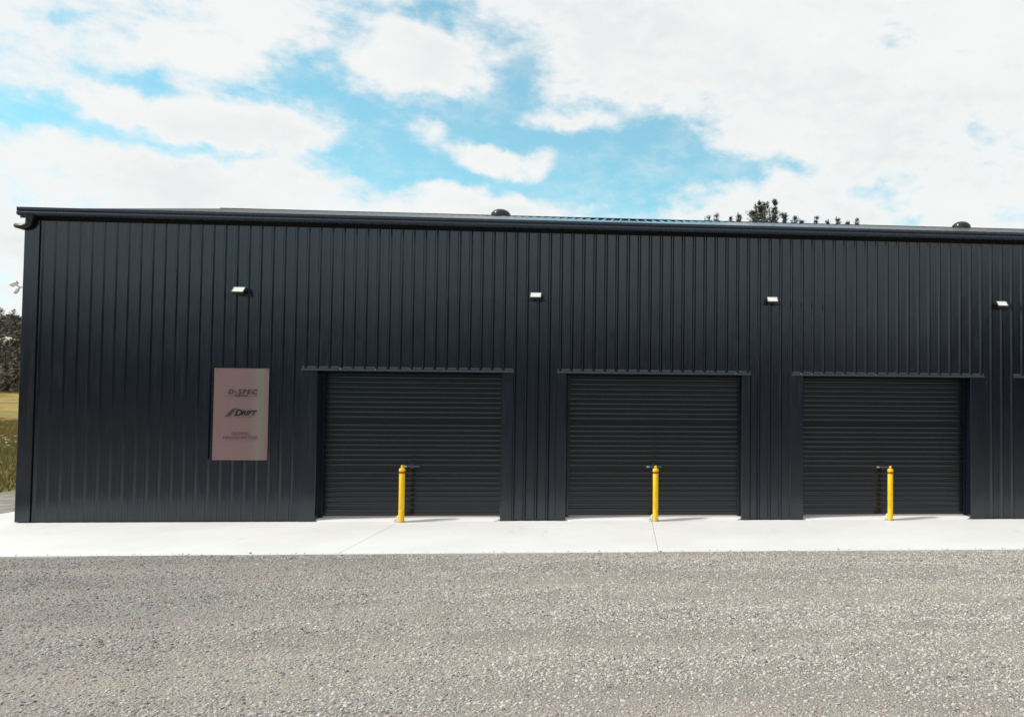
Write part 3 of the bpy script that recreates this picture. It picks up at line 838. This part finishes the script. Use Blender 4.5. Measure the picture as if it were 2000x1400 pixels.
o = bk.add(vs, fs).build('earth_bank', M['soil'], smooth=True); tag(o, 'low rusty earth bank across the meadow', kind='structure')
def tufts(n, x0, x1, y0, y1, h, wd, keep=None):
    X = x0+(x1-x0)*rng.random(n); Y = y0+(y1-y0)*rng.random(n)
    if keep is not None:
        k = keep(X, Y); X = X[k]; Y = Y[k]
    n = len(X); b_ = 5
    c = np.repeat(np.c_[X, Y, terrain_h(X, Y)], b_, 0)+np.c_[rng.normal(0, .04, (n*b_, 2)), np.zeros(n*b_)]
    a = rng.random(n*b_)*6.283; H = h*(.5+rng.random(n*b_))
    dx = np.c_[np.cos(a), np.sin(a), np.zeros(n*b_)]*wd
    ln = np.c_[rng.normal(0, .35, (n*b_, 2)), np.ones(n*b_)]*H[:, None]
    return np.stack([c-dx, c+dx, c+ln], 1).reshape(-1, 3)
kp = lambda X, Y: (np.abs((X-CAM.x)+.71*(Y-CAM.y)) < 3.5) & (X < -4.2)
tv = tufts(60000, -44, -3, 5, 60, .16, .012, kp)
me = bpy.data.meshes.new('meadow_grass'); me.from_pydata(tv.tolist(), [], np.arange(len(tv)).reshape(-1, 3).tolist()); me.materials.append(M['grass'])
tag(link('meadow_grass', me), 'yellow-green grass growing in the meadow left of the shed', 'grass', kind='stuff')
fl_ = MB()
for k in range(34):
    t_ = random.uniform(20, 27.5); px = CAM.x-.71*(t_+14.1)+random.gauss(0, .8); py = t_; pz = random.uniform(.12, .3); s_ = random.uniform(.04, .11)
    for q in range(5):
        a = q*1.2566+random.random(); fl_.add([(px, py, pz), (px+math.cos(a)*s_, py+math.sin(a)*s_, pz+s_*.5), (px+math.cos(a+.9)*s_, py+math.sin(a+.9)*s_, pz+s_*.4)], [(0, 1, 2)])
o = fl_.build('wildflowers', M['petal'], fixn=False); tag(o, 'white wildflowers in the meadow grass left of the shed', 'flowers', kind='stuff')

# ------------------------------------------------------------------ loose stones over the yard (nobody could count them)
stones = bpy.data.collections.new('stone_shapes')
for k in range(6):
    bm = bmesh.new(); bmesh.ops.create_icosphere(bm, subdivisions=1, radius=1)
    rs = random.Random(k+1)
    ax = (rs.uniform(.75, 1.2), rs.uniform(.6, .95), rs.uniform(.42, .7))
    for v in bm.verts:
        f = rs.uniform(.75, 1.15); v.co = Vector((v.co.x*ax[0]*f, v.co.y*ax[1]*f, v.co.z*ax[2]*f))
    me = bpy.data.meshes.new('stone'); bm.to_mesh(me); bm.free(); me.materials.append(M['stone'])
    stones.objects.link(bpy.data.objects.new('stone_shape', me))
gx = np.linspace(-3, 22, 320); gy = np.linspace(-11.2, -3.004, 106)
GX, GY = np.meshgrid(gx, gy); GZ = np.zeros_like(GX)
for k in range(22):      # raked and kicked-about unevenness
    wl_ = rng.uniform(.18, .9); an_ = rng.uniform(0, 6.283); ph_ = rng.uniform(0, 6.283)
    GZ += wl_**.8*.0042*np.sin((GX*np.cos(an_)*.55+GY*np.sin(an_))*6.283/wl_+ph_)
GZ = gravel_h(GX, GY)+.003+np.clip(GZ+.005, 0, .022)*np.clip((-3.02-GY)/.25, .15, 1)
nx = len(gx)
me = bpy.data.meshes.new('gravel'); me.materials.append(M['gravel'])
me.from_pydata(np.c_[GX.ravel(), GY.ravel(), GZ.ravel()].tolist(), [], [(j*nx+i, j*nx+i+1, (j+1)*nx+i+1, (j+1)*nx+i) for j in range(len(gy)-1) for i in range(nx-1)])
go = link('gravel', me); tag(go, 'loose grey crushed stone spread over the yard', 'gravel', kind='stuff')
me2 = bpy.data.meshes.new('gravel'); xs = np.linspace(-1.25, 22, 60)
me2.from_pydata([(float(x), y, .003) for y in (-2.997, -2.93) for x in xs]+[], [], [(i, i+1, 61+i, 60+i) for i in range(59)])
go2 = link('gravel', me2); tag(go2, 'stray stones kicked up along the edge of the concrete', 'gravel', kind='stuff')
ng = bpy.data.node_groups.new('scatter_stones', 'GeometryNodeTree')
ng.interface.new_socket('Geometry', in_out='INPUT', socket_type='NodeSocketGeometry')
ng.interface.new_socket('Geometry', in_out='OUTPUT', socket_type='NodeSocketGeometry')
N_ = NT(ng)
gi = N_.add('NodeGroupInput'); gout = N_.add('NodeGroupOutput')
pos = N_.add('GeometryNodeInputPosition').outputs[0]
nz = N_.noise(N_.vmath('MULTIPLY', pos, (.22, 1.5, 1)), 1.1, 4, .6)
den = N_.smooth(nz, .40, .56, 1000., 3000.)
dist_ = N_.add('GeometryNodeDistributePointsOnFaces')
N_.l.new(gi.outputs[0], dist_.inputs['Mesh']); N_.put(dist_.inputs['Density'], den); dist_.inputs['Seed'].default_value = 3
ci = N_.add('GeometryNodeCollectionInfo'); ci.inputs['Collection'].default_value = stones; ci.inputs['Separate Children'].default_value = True; ci.inputs['Reset Children'].default_value = True
iop = N_.add('GeometryNodeInstanceOnPoints'); iop.inputs['Pick Instance'].default_value = True
N_.l.new(dist_.outputs['Points'], iop.inputs['Points']); N_.l.new(ci.outputs[0], iop.inputs['Instance'])
rv = N_.add('FunctionNodeRandomValue', data_type='FLOAT_VECTOR')
rv.inputs[0].default_value = (-.5, -.5, 0); rv.inputs[1].default_value = (.5, .5, 6.283)
N_.l.new(rv.outputs[0], iop.inputs['Rotation'])
rs_ = N_.add('FunctionNodeRandomValue', data_type='FLOAT'); rs_.inputs['Seed'].default_value = 5
rfl = [o_ for o_ in rs_.outputs if o_.enabled][0]
pw = N_.math('POWER', rfl, 3.4)
sc_ = N_.math('ADD', N_.math('MULTIPLY', pw, .0145), .0056)
N_.put(iop.inputs['Scale'], sc_)
jn = N_.add('GeometryNodeJoinGeometry'); N_.l.new(gi.outputs[0], jn.inputs[0]); N_.l.new(iop.outputs[0], jn.inputs[0])
N_.l.new(jn.outputs[0], gout.inputs[0])
mod = go.modifiers.new('scatter', 'NODES'); mod.node_group = ng
ng2 = ng.copy()
for nd in ng2.nodes:
    if nd.bl_idname == 'GeometryNodeJoinGeometry':
        for lk in list(nd.inputs[0].links):
            if lk.from_node.bl_idname == 'NodeGroupInput': ng2.links.remove(lk)
    if nd.bl_idname == 'GeometryNodeDistributePointsOnFaces':
        for lk in list(nd.inputs['Density'].links): ng2.links.remove(lk)
        nd.inputs['Density'].default_value = 140.
go2.modifiers.new('scatter', 'NODES').node_group = ng2
